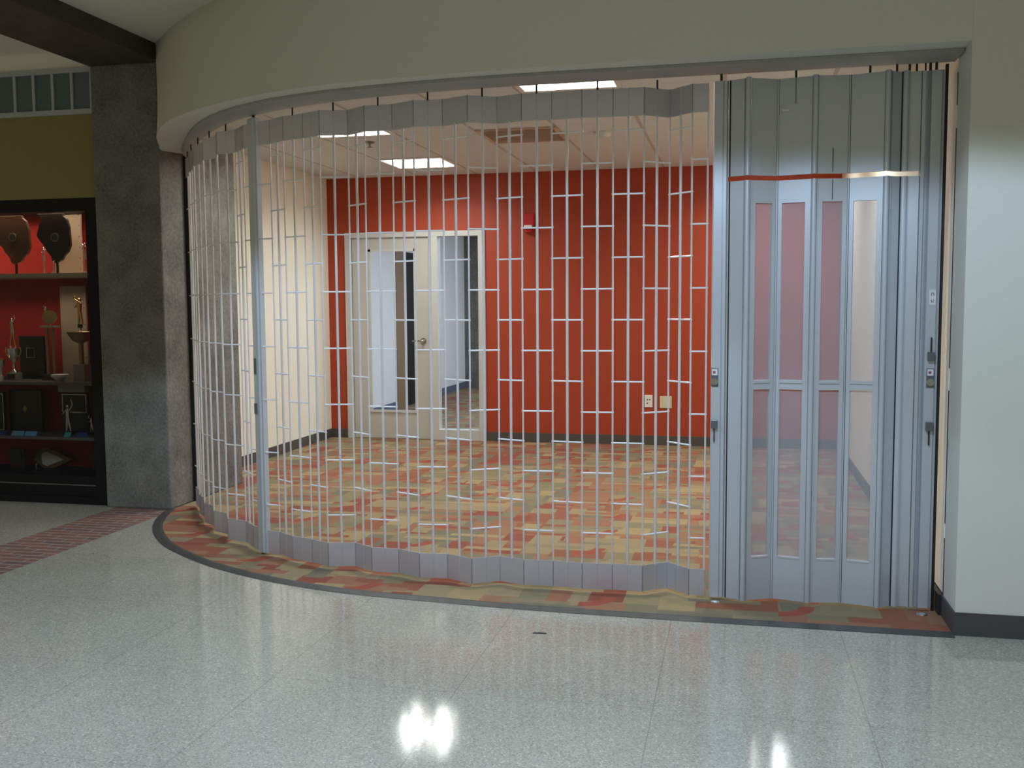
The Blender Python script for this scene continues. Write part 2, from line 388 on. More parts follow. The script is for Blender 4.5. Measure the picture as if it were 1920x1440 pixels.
# hall ceiling and curved fascia
mb = MB(); mb.add([(-9,-1.0,HALL),(7,-1.0,HALL),(7,6.9,HALL),(-9,6.9,HALL)], [(0,1,2,3)], HALLCEIL)
struct(mb, 'ceiling_hall', 'off-white ceiling of the hallway', 'ceiling')
TOP = smooth_curve([(0.926,4.485),(0.3,4.485),(-0.3,4.49),(-0.92,4.54),(-1.36,4.62),(-1.80,4.74),(-2.08,4.86),(-2.40,5.03),(-2.72,5.22),(-2.99,5.42),(-3.29,5.65),(-3.54,5.87),(-3.68,6.01),(-3.80,6.13),(-3.86,6.20),(-3.862,6.21)], 4)
mb = MB()
inn = offset(TR, 0.07)
if inn[5][1] < TR[5][1]: inn = offset(TR, -0.07)
FB = smooth_curve([(0.926,4.485),(0.3,4.485),(-0.3,4.485),(-0.92,4.50),(-1.36,4.53),(-1.80,4.57),(-2.08,4.63),(-2.40,4.74),(-2.72,4.90),(-2.98,5.07),(-3.27,5.32),(-3.49,5.60),(-3.60,5.76),(-3.72,5.97),(-3.81,6.13),(-3.866,6.215)], 4)
ribbon(mb, FB, TOP, HEAD, HALL, PAINT)
n = min(len(EDGE), len(inn))
# soffit: resample both curves to the same count
def resample(P, n):
    L = [0]
    for a, b in zip(P, P[1:]): L.append(L[-1]+(b-a).length)
    out = []
    for k in range(n):
        t = L[-1]*k/(n-1); i = max(j for j in range(len(L)) if L[j] <= t+1e-9); i = min(i, len(P)-2)
        u = (t-L[i])/max(1e-9, L[i+1]-L[i]); out.append(P[i].lerp(P[i+1], u))
    return out
EN = resample(FB, 70); IN = resample(inn, 70)
EN[-1] = Vector((-3.87, 6.24))
ribbon(mb, EN, IN, HEAD, HEAD, PAINT)
ribbon(mb, IN, IN, HEAD, CEIL+0.02, CREAM)
struct(mb, 'wall_front', 'curved beige fascia wall over the folding grille', 'wall', smooth=True)

# right hall wall with the opening's reveal
mb = MB(); mb.box(0.925, 7, 4.485, 4.735, 0, HALL, PAINT)

struct(mb, 'wall_front_right', 'pale painted hallway wall to the right of the grille opening', 'wall')
mb = MB(); mb.box(0.917, 7, 4.477, 4.485, 0, 0.10, BASEM); mb.box(0.917, 0.925, 4.485, 4.74, 0, 0.10, BASEM)
struct(mb, 'baseboard_front', 'dark rubber base along the hallway wall right of the opening', 'baseboard')
mb = MB(); mb.box(0.95, 1.10, 4.735, 10.07, 0, CEIL, CREAM)
struct(mb, 'wall_right', 'cream right wall of the room seen through the smoked panels', 'wall')
mb = MB(); mb.box(0.940, 0.95, 4.76, 9.97, 0, 0.10, RBASE)
struct(mb, 'baseboard_right', 'dark rubber base along the right wall of the room', 'baseboard')
# closet jamb door in the reveal
mb = MB(); mb.box(0.924, 0.949, 4.752, 5.15, 0.105, HEAD-0.05, CREAM); tag(mb.build('pocket_door', bevel=0.004), 'narrow cream pocket door edge beside the last grille post', 'door')
mb = MB(); mb.box(0.905, 0.949, 4.737, 5.15, 0.0, 0.10, DARK); struct(mb, 'baseboard_pocket', 'black rubber base below the cream pocket door edge', 'baseboard')
mb = MB()
for z0, z1 in ((0.11, 0.36), (0.43, 1.03), (1.13, 2.18), (2.28, 2.42)): mb.box(0.9235, 0.93, 4.737, 4.749, z0, z1, DARK)
struct(mb, 'trim_2', 'black hinge gap line in the right reveal of the opening', 'trim')

# back wall
BY = 9.97
mb = MB()
mb.box(-4.25, -4.055, BY, BY+0.12, 0, CEIL, REDP); mb.box(-2.525, 1.0, BY, BY+0.12, 0, CEIL, REDP); mb.box(-4.055, -2.525, BY, BY+0.12, 2.18, CEIL, REDP)
struct(mb, 'wall_back', 'red painted back wall of the room', 'wall')
mb = MB(); mb.box(-2.52, 0.94, BY-0.012, BY, 0, 0.10, RBASE); mb.box(-4.25, -4.055, BY-0.012, BY, 0, 0.10, RBASE)
struct(mb, 'baseboard_back', 'dark rubber base along the red back wall', 'baseboard')
mb = MB(); mb.box(-4.40, -4.25, 7.25, BY+0.12, 0, CEIL, CREAM)
struct(mb, 'wall_left', 'cream left wall of the room behind the grille', 'wall')
mb = MB(); mb.box(-4.25, -4.238, 7.25, BY, 0, 0.10, RBASE)
struct(mb, 'baseboard_left', 'dark rubber base along the cream left wall', 'baseboard')
# room ceiling
mb = MB()
pts = [(p[0], p[1]) for p in IN] + [(-3.86,7.0),(-3.9,7.25),(-4.25,7.25),(-4.25,BY),(0.95,BY),(0.95,4.86)]
mb.prism(pts, CEIL, CEIL+0.02, CTILE)
struct(mb, 'ceiling', 'suspended tile ceiling of the room', 'ceiling')

# pillar and beam
mb = MB(); mb.box(-4.37, -3.862, 6.2, 7.25, 0, 3.08, CONC)
struct(mb, 'concrete_pillar', 'rough grey exposed-aggregate concrete pillar between trophy case and grille', 'pillar', bevel=0.012)
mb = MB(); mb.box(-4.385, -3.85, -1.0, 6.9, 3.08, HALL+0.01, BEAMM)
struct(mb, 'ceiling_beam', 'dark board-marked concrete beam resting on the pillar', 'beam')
mb = MB(); mb.box(-3.861, -3.825, 6.50, 6.60, 0.006, HEAD, DARK)  # narrow dark box running up the pillar side
struct(mb, 'pillar_dark_strip', 'dark vertical strip on the pillar side where the grille ends', 'trim')

# hall left wall above trophy case, with clerestory
mb = MB(); mb.box(-9, -4.37, 6.25, 6.40, 2.19, 2.765, MUST)
mb.box(-9, -4.37, 6.25, 6.40, 3.085, HALL, HALLCEIL)
struct(mb, 'wall_hall_left', 'mustard painted wall above the trophy case', 'wall')
w1 = thing('window_1', 'clerestory strip window with grey frame above the trophy case', 'window', (-5.2, 6.25, 2.765), kind='structure')
mb = MB(); mb.box(-9, -4.385, 6.235, 6.26, 2.765, 2.80, WFRAME); mb.box(-9, -4.385, 6.235, 6.26, 3.05, 3.085, WFRAME)
for k in range(14): x = -4.393-0.153*k; mb.box(x-0.010, x+0.010, 6.238, 6.26, 2.80, 3.05, WFRAME)
mb.build('window_frame', w1)
for k in range(8):
    mb = MB(); x = -4.393-0.153*k; mb.box(x-0.143, x-0.010, 6.25, 6.256, 2.80, 3.05, PANEG); mb.build('pane', w1)

# corridor beyond the glazed door
mb = MB(); mb.box(-4.62, -4.5, BY+0.12, 12.82, 0, 2.7, WHITEW); mb.box(-4.62, -4.5, 13.9, 17.2, 0, 2.7, WHITEW); mb.box(-4.62, -4.5, 12.82, 13.9, 2.15, 2.7, WHITEW)
mb.box(-4.62, -0.9, 17.2, 17.3, 0, 2.7, WHITEW); mb.box(-0.9, -0.8, 10.0, 17.2, 0, 2.7, WHITEW)
mb.box(-4.62,-4.40, BY+0.05, BY+0.12, 0, 2.7, WHITEW)
struct(mb, 'wall_corridor', 'white corridor walls seen through the glazed door and sidelight', 'wall')
mb = MB(); mb.box(-4.5, -4.488, BY+0.12, 12.82, 0, 0.11, BLUEB); mb.box(-4.5, -4.488, 13.9, 16.3, 0, 0.11, BLUEB)
struct(mb, 'baseboard_corridor', 'blue-grey rubber base of the corridor wall behind the sidelight', 'baseboard')
mb = MB(); mb.prism([(-4.62,BY+0.12),(-0.8,BY+0.12),(-0.8,17.3),(-4.62,17.3)], 2.7, 2.72, CTILE)
struct(mb, 'ceiling_corridor', 'tile ceiling of the corridor behind the red wall', 'ceiling')
mb = MB(); mb.box(-4.5, -3.9, 16.3, 17.2, 0, 2.7, CONC)
struct(mb, 'corridor_pillar', 'grey concrete pillar at the far end of the corridor behind the sidelight', 'pillar')
mb = MB(); mb.box(-4.55, -4.50, 12.84, 13.27, 0, 2.15, BROWN); mb.box(-4.56, -4.51, 13.27, 13.9, 0, 2.15, BLACK)
struct(mb, 'door_2', 'brown corridor door and dark doorway seen through the door glass', 'door')

# glazed door with sidelight
d1 = thing('door_1', 'light grey framed glazed door with sidelight in the red wall', 'door', (-3.3, BY, 0), kind='structure')
mb = MB()
for x0, x1 in ((-4.055, -3.985), (-3.135, -3.035), (-2.60, -2.525)): mb.box(x0, x1, BY-0.02, BY+0.10, 0, 2.125, FRAMEG)
mb.box(-4.055, -2.525, BY-0.02, BY+0.10, 2.125, 2.18, FRAMEG); mb.box(-3.035, -2.60, BY-0.02, BY+0.10, 0, 0.115, FRAMEG)
mb.build('door_frame', d1, bevel=0.003)
mb = MB(); Y0, Y1 = BY+0.005, BY+0.05
mb.box(-3.98, -3.79, Y0, Y1, 0.01, 2.12, DOORG); mb.box(-3.285, -3.14, Y0, Y1, 0.01, 2.12, DOORG)
mb.box(-3.79, -3.285, Y0, Y1, 0.01, 0.30, DOORG); mb.box(-3.79, -3.285, Y0, Y1, 1.99, 2.12, DOORG)
leaf = mb.build('door_leaf', d1)
mb = MB()
for b in ((-3.80,-3.775,0.285,2.005),(-3.30,-3.275,0.285,2.005)): mb.box(b[0], b[1], Y0-0.006, Y0, b[2], b[3], FRAMEG)
mb.box(-3.80,-3.275,Y0-0.012,Y0,0.285,0.312,FRAMEG); mb.box(-3.80,-3.275,Y0-0.006,Y0,1.98,2.005,FRAMEG)
mb.build('glazing_bead', leaf)
mb = MB(); mb.box(-3.79, -3.285, BY+0.025, BY+0.03, 0.30, 1.99, CLEAR); mb.build('door_glass', leaf)
mb = MB(); mb.tube((-3.20, Y0, 1.045), (-3.20, Y0-0.012, 1.045), 0.032, CHROME, 16); mb.tube((-3.20, Y0-0.01, 1.045), (-3.20, Y0-0.05, 1.045), 0.011, CHROME, 10)
mb.tube((-3.195, Y0-0.05, 1.045), (-3.31, Y0-0.05, 1.045), 0.010, CHROME, 10); mb.ball((-3.20, Y0-0.045, 1.045), 0.016, CHROME)
mb.build('lever_handle', leaf, smooth=True)
mb = MB(); mb.box(-3.035, -2.60, BY+0.03, BY+0.035, 0.115, 2.125, CLEAR); mb.build('sidelight_glass', d1)

# ------------------------------------------------------------------ ceiling fittings
wh = [('far left ceiling troffer', 'white recessed fluorescent ceiling light nearest the red wall above the glazed door'),
      ('', 'white recessed ceiling light half hidden by the top band, left side of the room'),
      ('', 'white recessed ceiling light just behind the curved fascia, nearest the hallway'),
      ('', 'white recessed ceiling light near the red wall behind the smoked panels'),
      ('', 'white recessed ceiling light in the middle of the room behind the smoked panels')]
for (x, y, _), (_a, lab) in zip(TROFFERS, wh):
    t = thing('ceiling_light', lab, 'ceiling light', (x, y, CEIL), 'recessed ceiling lights')
    def loc(o): o.location = (0, 0, 0); o.matrix_parent_inverse = Matrix.Identity(4); return o
    mb = MB()
    for a in ((-0.315,0.315,-0.315,-0.285),(-0.315,0.315,0.285,0.315),(-0.315,-0.285,-0.285,0.285),(0.285,0.315,-0.285,0.285)): mb.box(*a, -0.012, -0.001, WHITEP)
    o = loc(mb.build('light_frame', t))
    mb = MB(); mb.box(-0.285, 0.285, -0.285, 0.285, -0.006, -0.002, DIFF); o = loc(mb.build('diffuser', t))
t = thing('return_air_grille', 'brownish return air grille in the ceiling tiles', 'vent', (-1.655, 7.785, CEIL))
GR = plain('grille_core', (0.60, 0.42, 0.33), 0.5)
mb = MB()
for a in ((-1.97,-1.34,7.47,7.50),(-1.97,-1.34,8.07,8.10),(-1.97,-1.94,7.5,8.07),(-1.37,-1.34,7.5,8.07)): mb.box(*a, CEIL-0.012, CEIL-0.001, GR)
mb.build('rim', t)
mb = MB()
for k in range(18): y = 7.51+0.031*k; mb.obox((-1.655, y+0.012, CEIL-0.006), (0.285,0,0), (0,0.010,0.004), (0,-0.0006,0.0015), GR)
mb.build('louvre', t)
mb = MB(); mb.box(-1.94,-1.37,7.5,8.07,CEIL-0.002,CEIL-0.0005, plain('duct_dark', (0.42,0.27,0.20), 0.7)); mb.build('duct_back', t)
mb = MB(); c = (-2.94, 7.8, CEIL)
mb.lathe(c, [(0.001,-0.045),(0.022,-0.045),(0.022,-0.042),(0.006,-0.040),(0.008,-0.015),(0.030,-0.012),(0.045,-0.004),(0.045,-0.0005)], plain('sprinkler_metal', (0.25,0.24,0.22), 0.4, 0.7))
tag(mb.build('sprinkler_head', smooth=True), 'small dark pendant sprinkler head in the tile ceiling', 'sprinkler')
mb = MB(); c = (-1.03, 7.82, CEIL)
mb.lathe(c, [(0.001,-0.052),(0.035,-0.052),(0.050,-0.040),(0.060,-0.020),(0.075,-0.012),(0.075,-0.0005)], plain('detector_plastic', (0.66,0.66,0.62), 0.4), 20)
tag(mb.build('smoke_detector', smooth=True), 'round off-white smoke detector on the tile ceiling', 'smoke detector')

# ------------------------------------------------------------------ wall fittings
t = thing('fire_alarm_strobe', 'red fire alarm strobe high on the red back wall', 'fire alarm', (-2.063, BY, 2.24))
mb = MB(); mb.box(-2.118,-2.008,BY-0.045,BY-0.001,2.165,2.335,REDPL); mb.build('housing', t, bevel=0.008)
mb = MB(); mb.box(-2.105,-2.021,BY-0.075,BY-0.045,2.175,2.215,LENS); mb.build('strobe_lens', t, bevel=0.006)
mb = MB(); mb.lathe((-2.063,BY-0.03,2.145), [(0.02,-0.004),(0.045,0.0),(0.05,0.02)], REDPL, 18); mb.build('sounder', t)
def outlet(x0, x1, z0, z1, mat, label, cat, holes):
    t = thing('wall_outlet', label, cat, ((x0+x1)/2, BY, z0), 'outlet plates on the red wall')
    mb = MB(); mb.box(x0, x1, BY-0.008, BY-0.0005, z0, z1, mat); mb.build('cover_plate', t, bevel=0.003)
    for hx, hz in holes:
        mb = MB(); mb.tube((hx, BY-0.0095, hz), (hx, BY-0.007, hz), 0.007, DARK, 10); mb.build('socket', t)
    return t
outlet(-0.893,-0.815,0.385,0.508,WHITEP,'white outlet plate with three small dark sockets on the red wall','outlet',[(-0.865,0.462),(-0.842,0.462),(-0.866,0.425)])
t = outlet(-0.742,-0.625,0.378,0.500,IVORY,'square ivory blank cover plate right of the white outlet','cover plate',[])
t.name = 'wall_plate'
t = thing('light_switch_plate', 'ivory wall plate low on the cream left wall beside the pillar', 'outlet', (-4.25, 7.92, 0.35))
mb = MB(); mb.box(-4.2495,-4.243,7.885,7.965,0.352,0.475,IVORY); mb.build('cover_plate', t, bevel=0.002)

# small bolts and mark on the floor
for x, y, lab in ((-0.086,4.742,'chrome floor bolt plate in the carpet below the left lock post'), (0.836,4.735,'chrome floor bolt plate in the carpet by the right reveal')):
    mb = MB(); mb.lathe((x,y,0.006), [(0.024,0.0),(0.022,0.005),(0.012,0.008),(0.002,0.008)], CHROME, 14); tag(mb.build('floor_bolt_plate', smooth=True), lab, 'bolt plate', 'floor bolt plates')
mb = MB(); mb.prism([(-0.85,4.137),(-0.845,4.150),(-0.80,4.152),(-0.79,4.145),(-0.80,4.138)], 0.0002, 0.004, plain('scrap_dark', (0.06,0.05,0.045), 0.6))
tag(mb.build('debris_scrap'), 'tiny dark scrap lying on the terrazzo in front of the carpet', 'debris')

# ------------------------------------------------------------------ track and folding closure
t = MB(); o1 = offset(TR, 0.07 if inn[5] == offset(TR, 0.07)[5] else -0.07)
sgn = 1 if offset(TR, 0.1)[5][1] > TR[5][1] else -1
nT = len(TR); a = [offset(TR, -(0.19 if k < nT*0.4 else 0.19-0.125*min(1, (k-nT*0.4)/(nT*0.4)))*sgn)[k] for k in range(nT)]; b = offset(TR, 0.004*sgn)
ribbon(t, a, b, HEAD-0.014, HEAD-0.014, TRACKM); ribbon(t, a, a, HEAD-0.014, HEAD-0.001, TRACKM); ribbon(t, b, b, HEAD-0.014, HEAD-0.001, TRACKM)
g1 = offset(TR, -0.02*sgn); g2 = offset(TR, 0.02*sgn)
tr = tag(t.build('curtain_track'), 'curved grey metal ceiling track the folding grille hangs from', 'track')

ZB0, ZB1, ZT0, ZT1 = 0.022, 0.152, 2.308, 2.438
ZA = [0.302+0.2987*k for k in range(7)]; ZBB = [0.452+0.2987*k for k in range(7)]
def V3(p, z): return Vector((p[0], p[1], z))
def grille_run(root, verts, par, first_half=False, last_half=False, single_from=0, hang=0):
    rest = MB()
    for i in range(len(verts)-1):
        a = Vector(verts[i]); b = Vector(verts[i+1]); d = (b-a); u = d.normalized(); nn = Vector((-u[1], u[0]))
        if nn[1] > 0: nn = -nn
        half = (i == 0 and first_half) or (i == len(verts)-2 and last_half)
        p = MB()
        m = (a+b)/2
        q = MB(); q.obox(V3(m, (ZT0+ZT1)/2), (*(d/2), 0), (*(nn*0.0015), 0), (0, 0, (ZT1-ZT0)/2), ALU)
        for e in ((a, m, b) if not half else (a, b)): q.tube(V3(e, ZT0), V3(e, ZT1+0.002), 0.0028, ALU, 6)
        pan = q.build('grille_panel', root)
        tag(pan)
        q = MB(); q.obox(V3(m, (ZB0+ZB1)/2), (*(d/2), 0), (*(nn*0.0015), 0), (0, 0, (ZB1-ZB0)/2), ALU)
        for e in ((a, m, b) if not half else (a, b)): q.tube(V3(e, ZB0), V3(e, ZB1+0.001), 0.0030, ALU, 6)
        q.build('bottom_band', pan)
        q = MB(); q.tube(V3(b, ZB1-0.004), V3(b, ZT0+0.004), 0.0045, RODM, 8); q.build('hinge_rod', pan, smooth=True)
        if not half:
            q = MB(); q.tube(V3(m, ZB1-0.004), V3(m, ZT0+0.004), 0.0066, RODM, 10); q.build('centre_rod', pan, smooth=True)
        zs = ZA if (i+par) % 2 == 0 else ZBB
        for z in zs:
            if z > ZT0: continue
            e0 = a-u*0.006; e1 = b+u*0.006
            if i >= single_from:
                q = MB(); q.tube(V3(e0, z), V3(e1, z), 0.0042, BARM, 6); q.build('crossbar', pan, smooth=True)
            else: rest.tube(V3(e0, z), V3(e1, z), 0.0042, BARM, 6)
        if (i+par) % 2 == 0 and not half:
            q = MB(); q.tube(V3(m, ZT1-0.004), V3(m, HEAD-0.013), 0.0045, DARK, 8); q.build('hanger_pin', pan)
    if rest.v: tag(rest.build('crossbars', root, smooth=True), kind='stuff')
ML = (0, 0, 0)
MAIN = [(-2.586,5.137),(-2.509,5.121),(-2.392,5.040),(-2.254,4.989),(-2.135,4.930),(-1.991,4.962),(-1.868,4.881),(-1.716,4.876),(-1.582,4.812),(-1.436,4.828),(-1.290,4.762),(-1.160,4.834),(-1.028,4.792),(-0.880,4.799),(-0.732,4.784),(-0.584,4.794),(-0.437,4.793),(-0.323,4.883),(-0.213,4.782),(-0.141,4.784)]
LEFT = [(-3.72,6.30),(-3.62,6.18),(-3.545,6.045),(-3.440,5.925),(-3.365,5.795),(-3.250,5.71),(-3.178,5.583),(-3.050,5.515),(-2.976,5.388),(-2.834,5.345),(-2.732,5.240),(-2.668,5.196)]
gm = thing('folding_grille', 'long run of silver rod grille with brick-pattern crossbars in the middle of the opening', 'folding grille', (-1.3, 4.85, 0), 'runs of the folding grille')
grille_run(gm, MAIN, 0, True, True, single_from=5)
gl = thing('folding_grille', 'short tightly folded run of silver rod grille beside the concrete pillar', 'folding grille', (-3.1, 5.6, 0), 'runs of the folding grille')
# parity so that the half link by the post carries the lower level set
grille_run(gl, LEFT, 0, False, True, single_from=0)

def frame_at(p0, p1):
    p0 = Vector(p0); p1 = Vector(p1); d = p1-p0; u = d.normalized(); n = Vector((u[1], -u[0]))
    if n[1] > 0: n = -n           # towards the hall
    return p0, p1, u, n, d.length
LABELM = plain('label_face', (0.72, 0.70, 0.72), 0.4); MARKM = plain('label_mark', (0.30, 0.08, 0.16), 0.5); CYL = plain('lock_cylinder', (0.42, 0.46, 0.46), 0.25, 0.9); KNOBM = plain('handle_grey', (0.16, 0.18, 0.21), 0.35, 0.6)
def lock_hw(root, P, u, n, face, zs, marks=True, s=0.5):
    # P: point on the face line; zs: dictionary of heights
    c = P + n*face
    def bx(name, dz0, dz1, wd, dep, mat, off=0.0, par=root):
        q = MB(); q.obox(V3(c+u*off+n*dep/2, (dz0+dz1)/2), (*(u*wd/2), 0), (*(n*dep/2), 0), (0, 0, (dz1-dz0)/2), mat); return q.build(name, par)
    lb = bx('lock_plate', zs-0.086, zs, 0.032, 0.004, KNOBM)
    bx('lock_label', zs-0.032, zs-0.003, 0.026, 0.0048, LABELM, par=lb)
    bx('label_mark', zs-0.024, zs-0.012, 0.012, 0.0054, MARKM, -0.002, lb)
    q = MB(); q.tube(V3(c, zs-0.062), V3(c+n*0.014, zs-0.062), 0.0165, CYL, 18); q.build('lock_cylinder', lb, smooth=True)
    return c
def thumb(root, c, u, n, z, down=True):
    q = MB(); q.obox(V3(c+n*0.011, z), (*(u*0.015), 0), (*(n*0.011), 0), (0, 0, 0.020), KNOBM)
    h = q.build('latch_block', root, bevel=0.002)
    s = -1 if down else 1
    q = MB(); q.obox(V3(c+n*0.008, z+s*0.052), (*(u*0.0026), 0), (*(n*0.004), 0), (0, 0, 0.034), DARK); q.build('latch_lever', h)

# intermediate post between the two grille runs
p = thing('lock_post', 'slim vertical aluminium post between the short and the long grille run', 'post', (-2.627, 5.166, 0), 'aluminium posts of the closure')
a, b, u, n, Ln = frame_at((-2.668,5.192), (-2.586,5.141)); mid = (a+b)/2
q = MB(); q.obox(V3(mid-u*0.017, 1.24), (*(u*0.0235), 0), (*(n*0.018), 0), (0, 0, 1.22), ALU2); q.build('post_body', p, bevel=0.003)
q = MB(); q.tube(V3(mid+u*0.014+n*0.010, 0.02), V3(mid+u*0.014+n*0.010, 2.46), 0.013, ALU2, 14)
q.obox(V3(mid+u*0.034, 1.24), (*(u*0.008), 0), (*(n*0.014), 0), (0, 0, 1.22), ALU2); q.build('post_nose', p, smooth=True)
q = MB(); q.tube(V3(mid, 2.455), V3(mid, HEAD-0.012), 0.008, DARK, 8); q.build('hanger_pin', p)
c0 = mid-u*0.020
q = MB(); q.obox(V3(c0+n*0.020, 1.085), (*(u*0.010), 0), (*(n*0.003), 0), (0,0,0.045), KNOBM); q.build('lock_plate', p)
q = MB(); q.obox(V3(c0+n*0.022, 0.845), (*(u*0.009), 0), (*(n*0.005), 0), (0,0,0.030), KNOBM); q.build('latch_block', p)

# folding partition with smoked panels
fp = thing('folding_partition', 'folding grey aluminium partition with smoked clear panels at the right of the opening', 'folding partition', (0.38, 4.79, 0))
def solid_panel(a, b, z0, z1, name, par, mat=ALU2, th=0.011):
    a, b, u, n, Ln = frame_at(a, b)
    q = MB(); m = (a+b)/2
    q.obox(V3(m, (z0+z1)/2), (*(u*Ln/2), 0), (*(n*th), 0), (0, 0, (z1-z0)/2), mat); return q.build(name, par)
Z0, Z1 = 0.022, 2.443
SL0, SL1 = 1.985, 2.008        # the see-through slot near the top
def panel(a, b, glazed):
    a, b, u, n, Ln = frame_at(a, b)
    st = 0.026
    q = MB()
    def pc(s0, s1, z0, z1, th=0.009, mat=ALU2):
        m = a+u*(s0+s1)/2; q.obox(V3(m, (z0+z1)/2), (*(u*(s1-s0)/2), 0), (*(n*th), 0), (0, 0, (z1-z0)/2), mat)
    if glazed:
        pc(0, st, Z0, SL0); pc(Ln-st, Ln, Z0, SL0); pc(0, Ln, SL1, Z1)
        pc(st, Ln-st, Z0, 0.228); pc(st, Ln-st, 1.882, SL0)
        pan = q.build('partition_panel', fp)
        q = MB(); pc(st, Ln-st, 1.052, 1.066, 0.0125); pc(st, Ln-st, 1.022, 1.036, 0.0115); pc(st, Ln-st, 1.034, 1.054, 0.007); pc(st, Ln-st, 0.222, 0.230, 0.0115)
        q.build('mid_rail', pan)
        for za, zb in ((0.228, 1.024), (1.064, 1.882)):
            q = MB(); pc(st, Ln-st, za, zb, 0.0015, POLY); q.build('smoked_pane', pan)
    else:
        pc(0, Ln, Z0, SL0); pc(0, Ln, SL1, Z1)
        pan = q.build('partition_panel', fp)
    q = MB()
    for s in (0.003, Ln-0.003):    # slim seam ribs
        m = a+u*s; q.obox(V3(m+n*0.011, (Z0+SL0)/2), (*(u*0.0022), 0), (*(n*0.003), 0), (0, 0, (SL0-Z0)/2), ALU2)
        q.obox(V3(m+n*0.011, (SL1+Z1)/2), (*(u*0.0022), 0), (*(n*0.003), 0), (0, 0, (Z1-SL1)/2), ALU2)
    q.build('seam_rib', pan)
    return a, b, u, n
def hinge(p, r=0.0128, mat=ALU2, dark=False):
    q = MB(); p = Vector(p)
    if dark:
        q.tube(V3(p, Z0), V3(p, SL0), 0.0055, DARK, 8); q.tube(V3(p, SL1), V3(p, Z1), 0.0055, DARK, 8)
    else:
        for zz in ((Z0, SL0), (SL1, Z1+0.004)): q.tube(V3(p+Vector((0,-0.008)), zz[0]), V3(p+Vector((0,-0.008)), zz[1]), r, mat, 14)
    q.build('hinge_knuckle', fp, smooth=True)
P = [(-0.044,4.785),(0.028,4.755),(0.050,4.755),(0.172,4.812),(0.324,4.778),(0.345,4.778),(0.485,4.800),(0.632,4.765),(0.652,4.765),(0.706,4.800),(0.737,4.805),(0.786,4.797)]
panel(P[0], P[1], False); hinge((0.039, 4.752))
panel(P[2], P[3], True); hinge((0.1735, 4.803), dark=True); panel(P[3], P[4], True); hinge((0.3345, 4.776))
panel(P[5], P[6], True); hinge((0.4855, 4.792), dark=True); panel(P[6], P[7], True); hinge((0.642, 4.762))
panel(P[8], P[9], False); hinge((0.7215, 4.804), 0.0175); panel(P[10], P[11], False)
hinge((-0.0405, 4.777), dark=True); hinge((0.7065, 4.79), dark=True)
for x, y in ((0.249,4.795),(0.567,4.783),(0.68,4.785),(0.735,4.80),(0.765,4.80)):
    q = MB(); q.tube((x, y, Z1-0.002), (x, y, HEAD-0.012), 0.005, DARK, 8); q.build('hanger_pin', fp)
q = MB(); q.obox((0.205, 4.788, 2.300), (0.017, 0, 0), (0, 0.0008, 0), (0, 0, 0.006), LABELM); q.build('sticker', fp)
for x, y, za, zb in ((0.249, 4.7855, 2.325, Z1), (0.567, 4.7735, 2.325, Z1), (0.415, 4.7775, 1.89, 1.98), (0.415, 4.7775, 2.012, 2.12)):
    q = MB(); q.box(x-0.0012, x+0.0012, y-0.0012, y+0.002, za, zb, DARK); q.build('seam_slit', fp)

def lead_post(x0, x1, y, label, right):
    p = thing('lock_post', label, 'post', ((x0+x1)/2, y, 0), 'aluminium posts of the closure')
    w_ = x1-x0
    # extruded profile with grooves
    def prof(segs):
        pts = []
        for x, d in segs: pts.append((x, y-d))
        return [(x0, y+0.022)] + pts + [(x1, y+0.022)]
    if not right:
        segs = [(x0,0.002),(x0+0.006,0.014),(x0+0.044,0.014),(x0+0.0445,0.006),(x0+0.049,0.006),(x0+0.0495,0.012),(x1-0.008,0.012),(x1-0.002,0.004)]
    else:
        segs = [(x0,0.0),(x0+0.004,0.010),(x0+0.018,0.010),(x0+0.019,-0.004),(x0+0.030,-0.006),(x0+0.034,0.012),(x0+0.040,0.004),(x0+0.042,0.012),(x1-0.016,0.012),(x1-0.0155,0.005),(x1-0.012,0.005),(x1-0.011,0.012),(x1-0.002,0.008)]
    q = MB(); q.prism(prof(segs), Z0, Z1, ALU2); q.build('post_body', p)
    return p
lp = lead_post(-0.118, -0.048, 4.786, 'aluminium lock post with keyed cylinder left of the smoked panels', False)
c = lock_hw(lp, Vector((-0.100, 4.786)), Vector((1, 0)), Vector((0, -1)), 0.014, 1.119)
thumb(lp, c, Vector((1, 0)), Vector((0, -1)), 0.856)
q = MB(); q.tube((-0.083, 4.786, Z1-0.002), (-0.083, 4.786, HEAD-0.012), 0.006, DARK, 8); q.build('hanger_pin', lp)
rp = lead_post(0.785, 0.884, 4.795, 'aluminium lock post with two latches against the right reveal', True)
c = lock_hw(rp, Vector((0.852, 4.795)), Vector((1, 0)), Vector((0, -1)), 0.012, 1.125)
thumb(rp, c, Vector((1, 0)), Vector((0, -1)), 0.863); thumb(rp, c, Vector((1, 0)), Vector((0, -1)), 1.180, down=False)
q = MB(); q.obox((0.853, 4.7822, 1.445), (0.014, 0, 0), (0, 0.0008, 0), (0, 0, 0.034), LABELM); st = q.build('sticker', rp)
q = MB()
for x, z, a_, b_ in ((0.853,1.464,0.006,0.0015),(0.848,1.458,0.0015,0.006),(0.858,1.458,0.0015,0.006),(0.853,1.424,0.006,0.0015),(0.848,1.430,0.0015,0.006),(0.858,1.432,0.0015,0.004)): q.obox((x, 4.7812, z), (a_, 0, 0), (0, 0.0005, 0), (0, 0, b_), KNOBM)
q.build('sticker_mark', st)
for x in (0.80, 0.82, 0.845):
    q = MB(); q.tube((x, 4.79, Z1-0.002), (x, 4.79, HEAD-0.012), 0.006 if x > 0.81 else 0.004, DARK, 8); q.build('hanger_pin', rp)
mb = MB(); mb.box(0.8865, 0.898, 4.80, 4.825, 0.006, 2.47, DARK)  # dark box stands in for the shadow between post and jamb
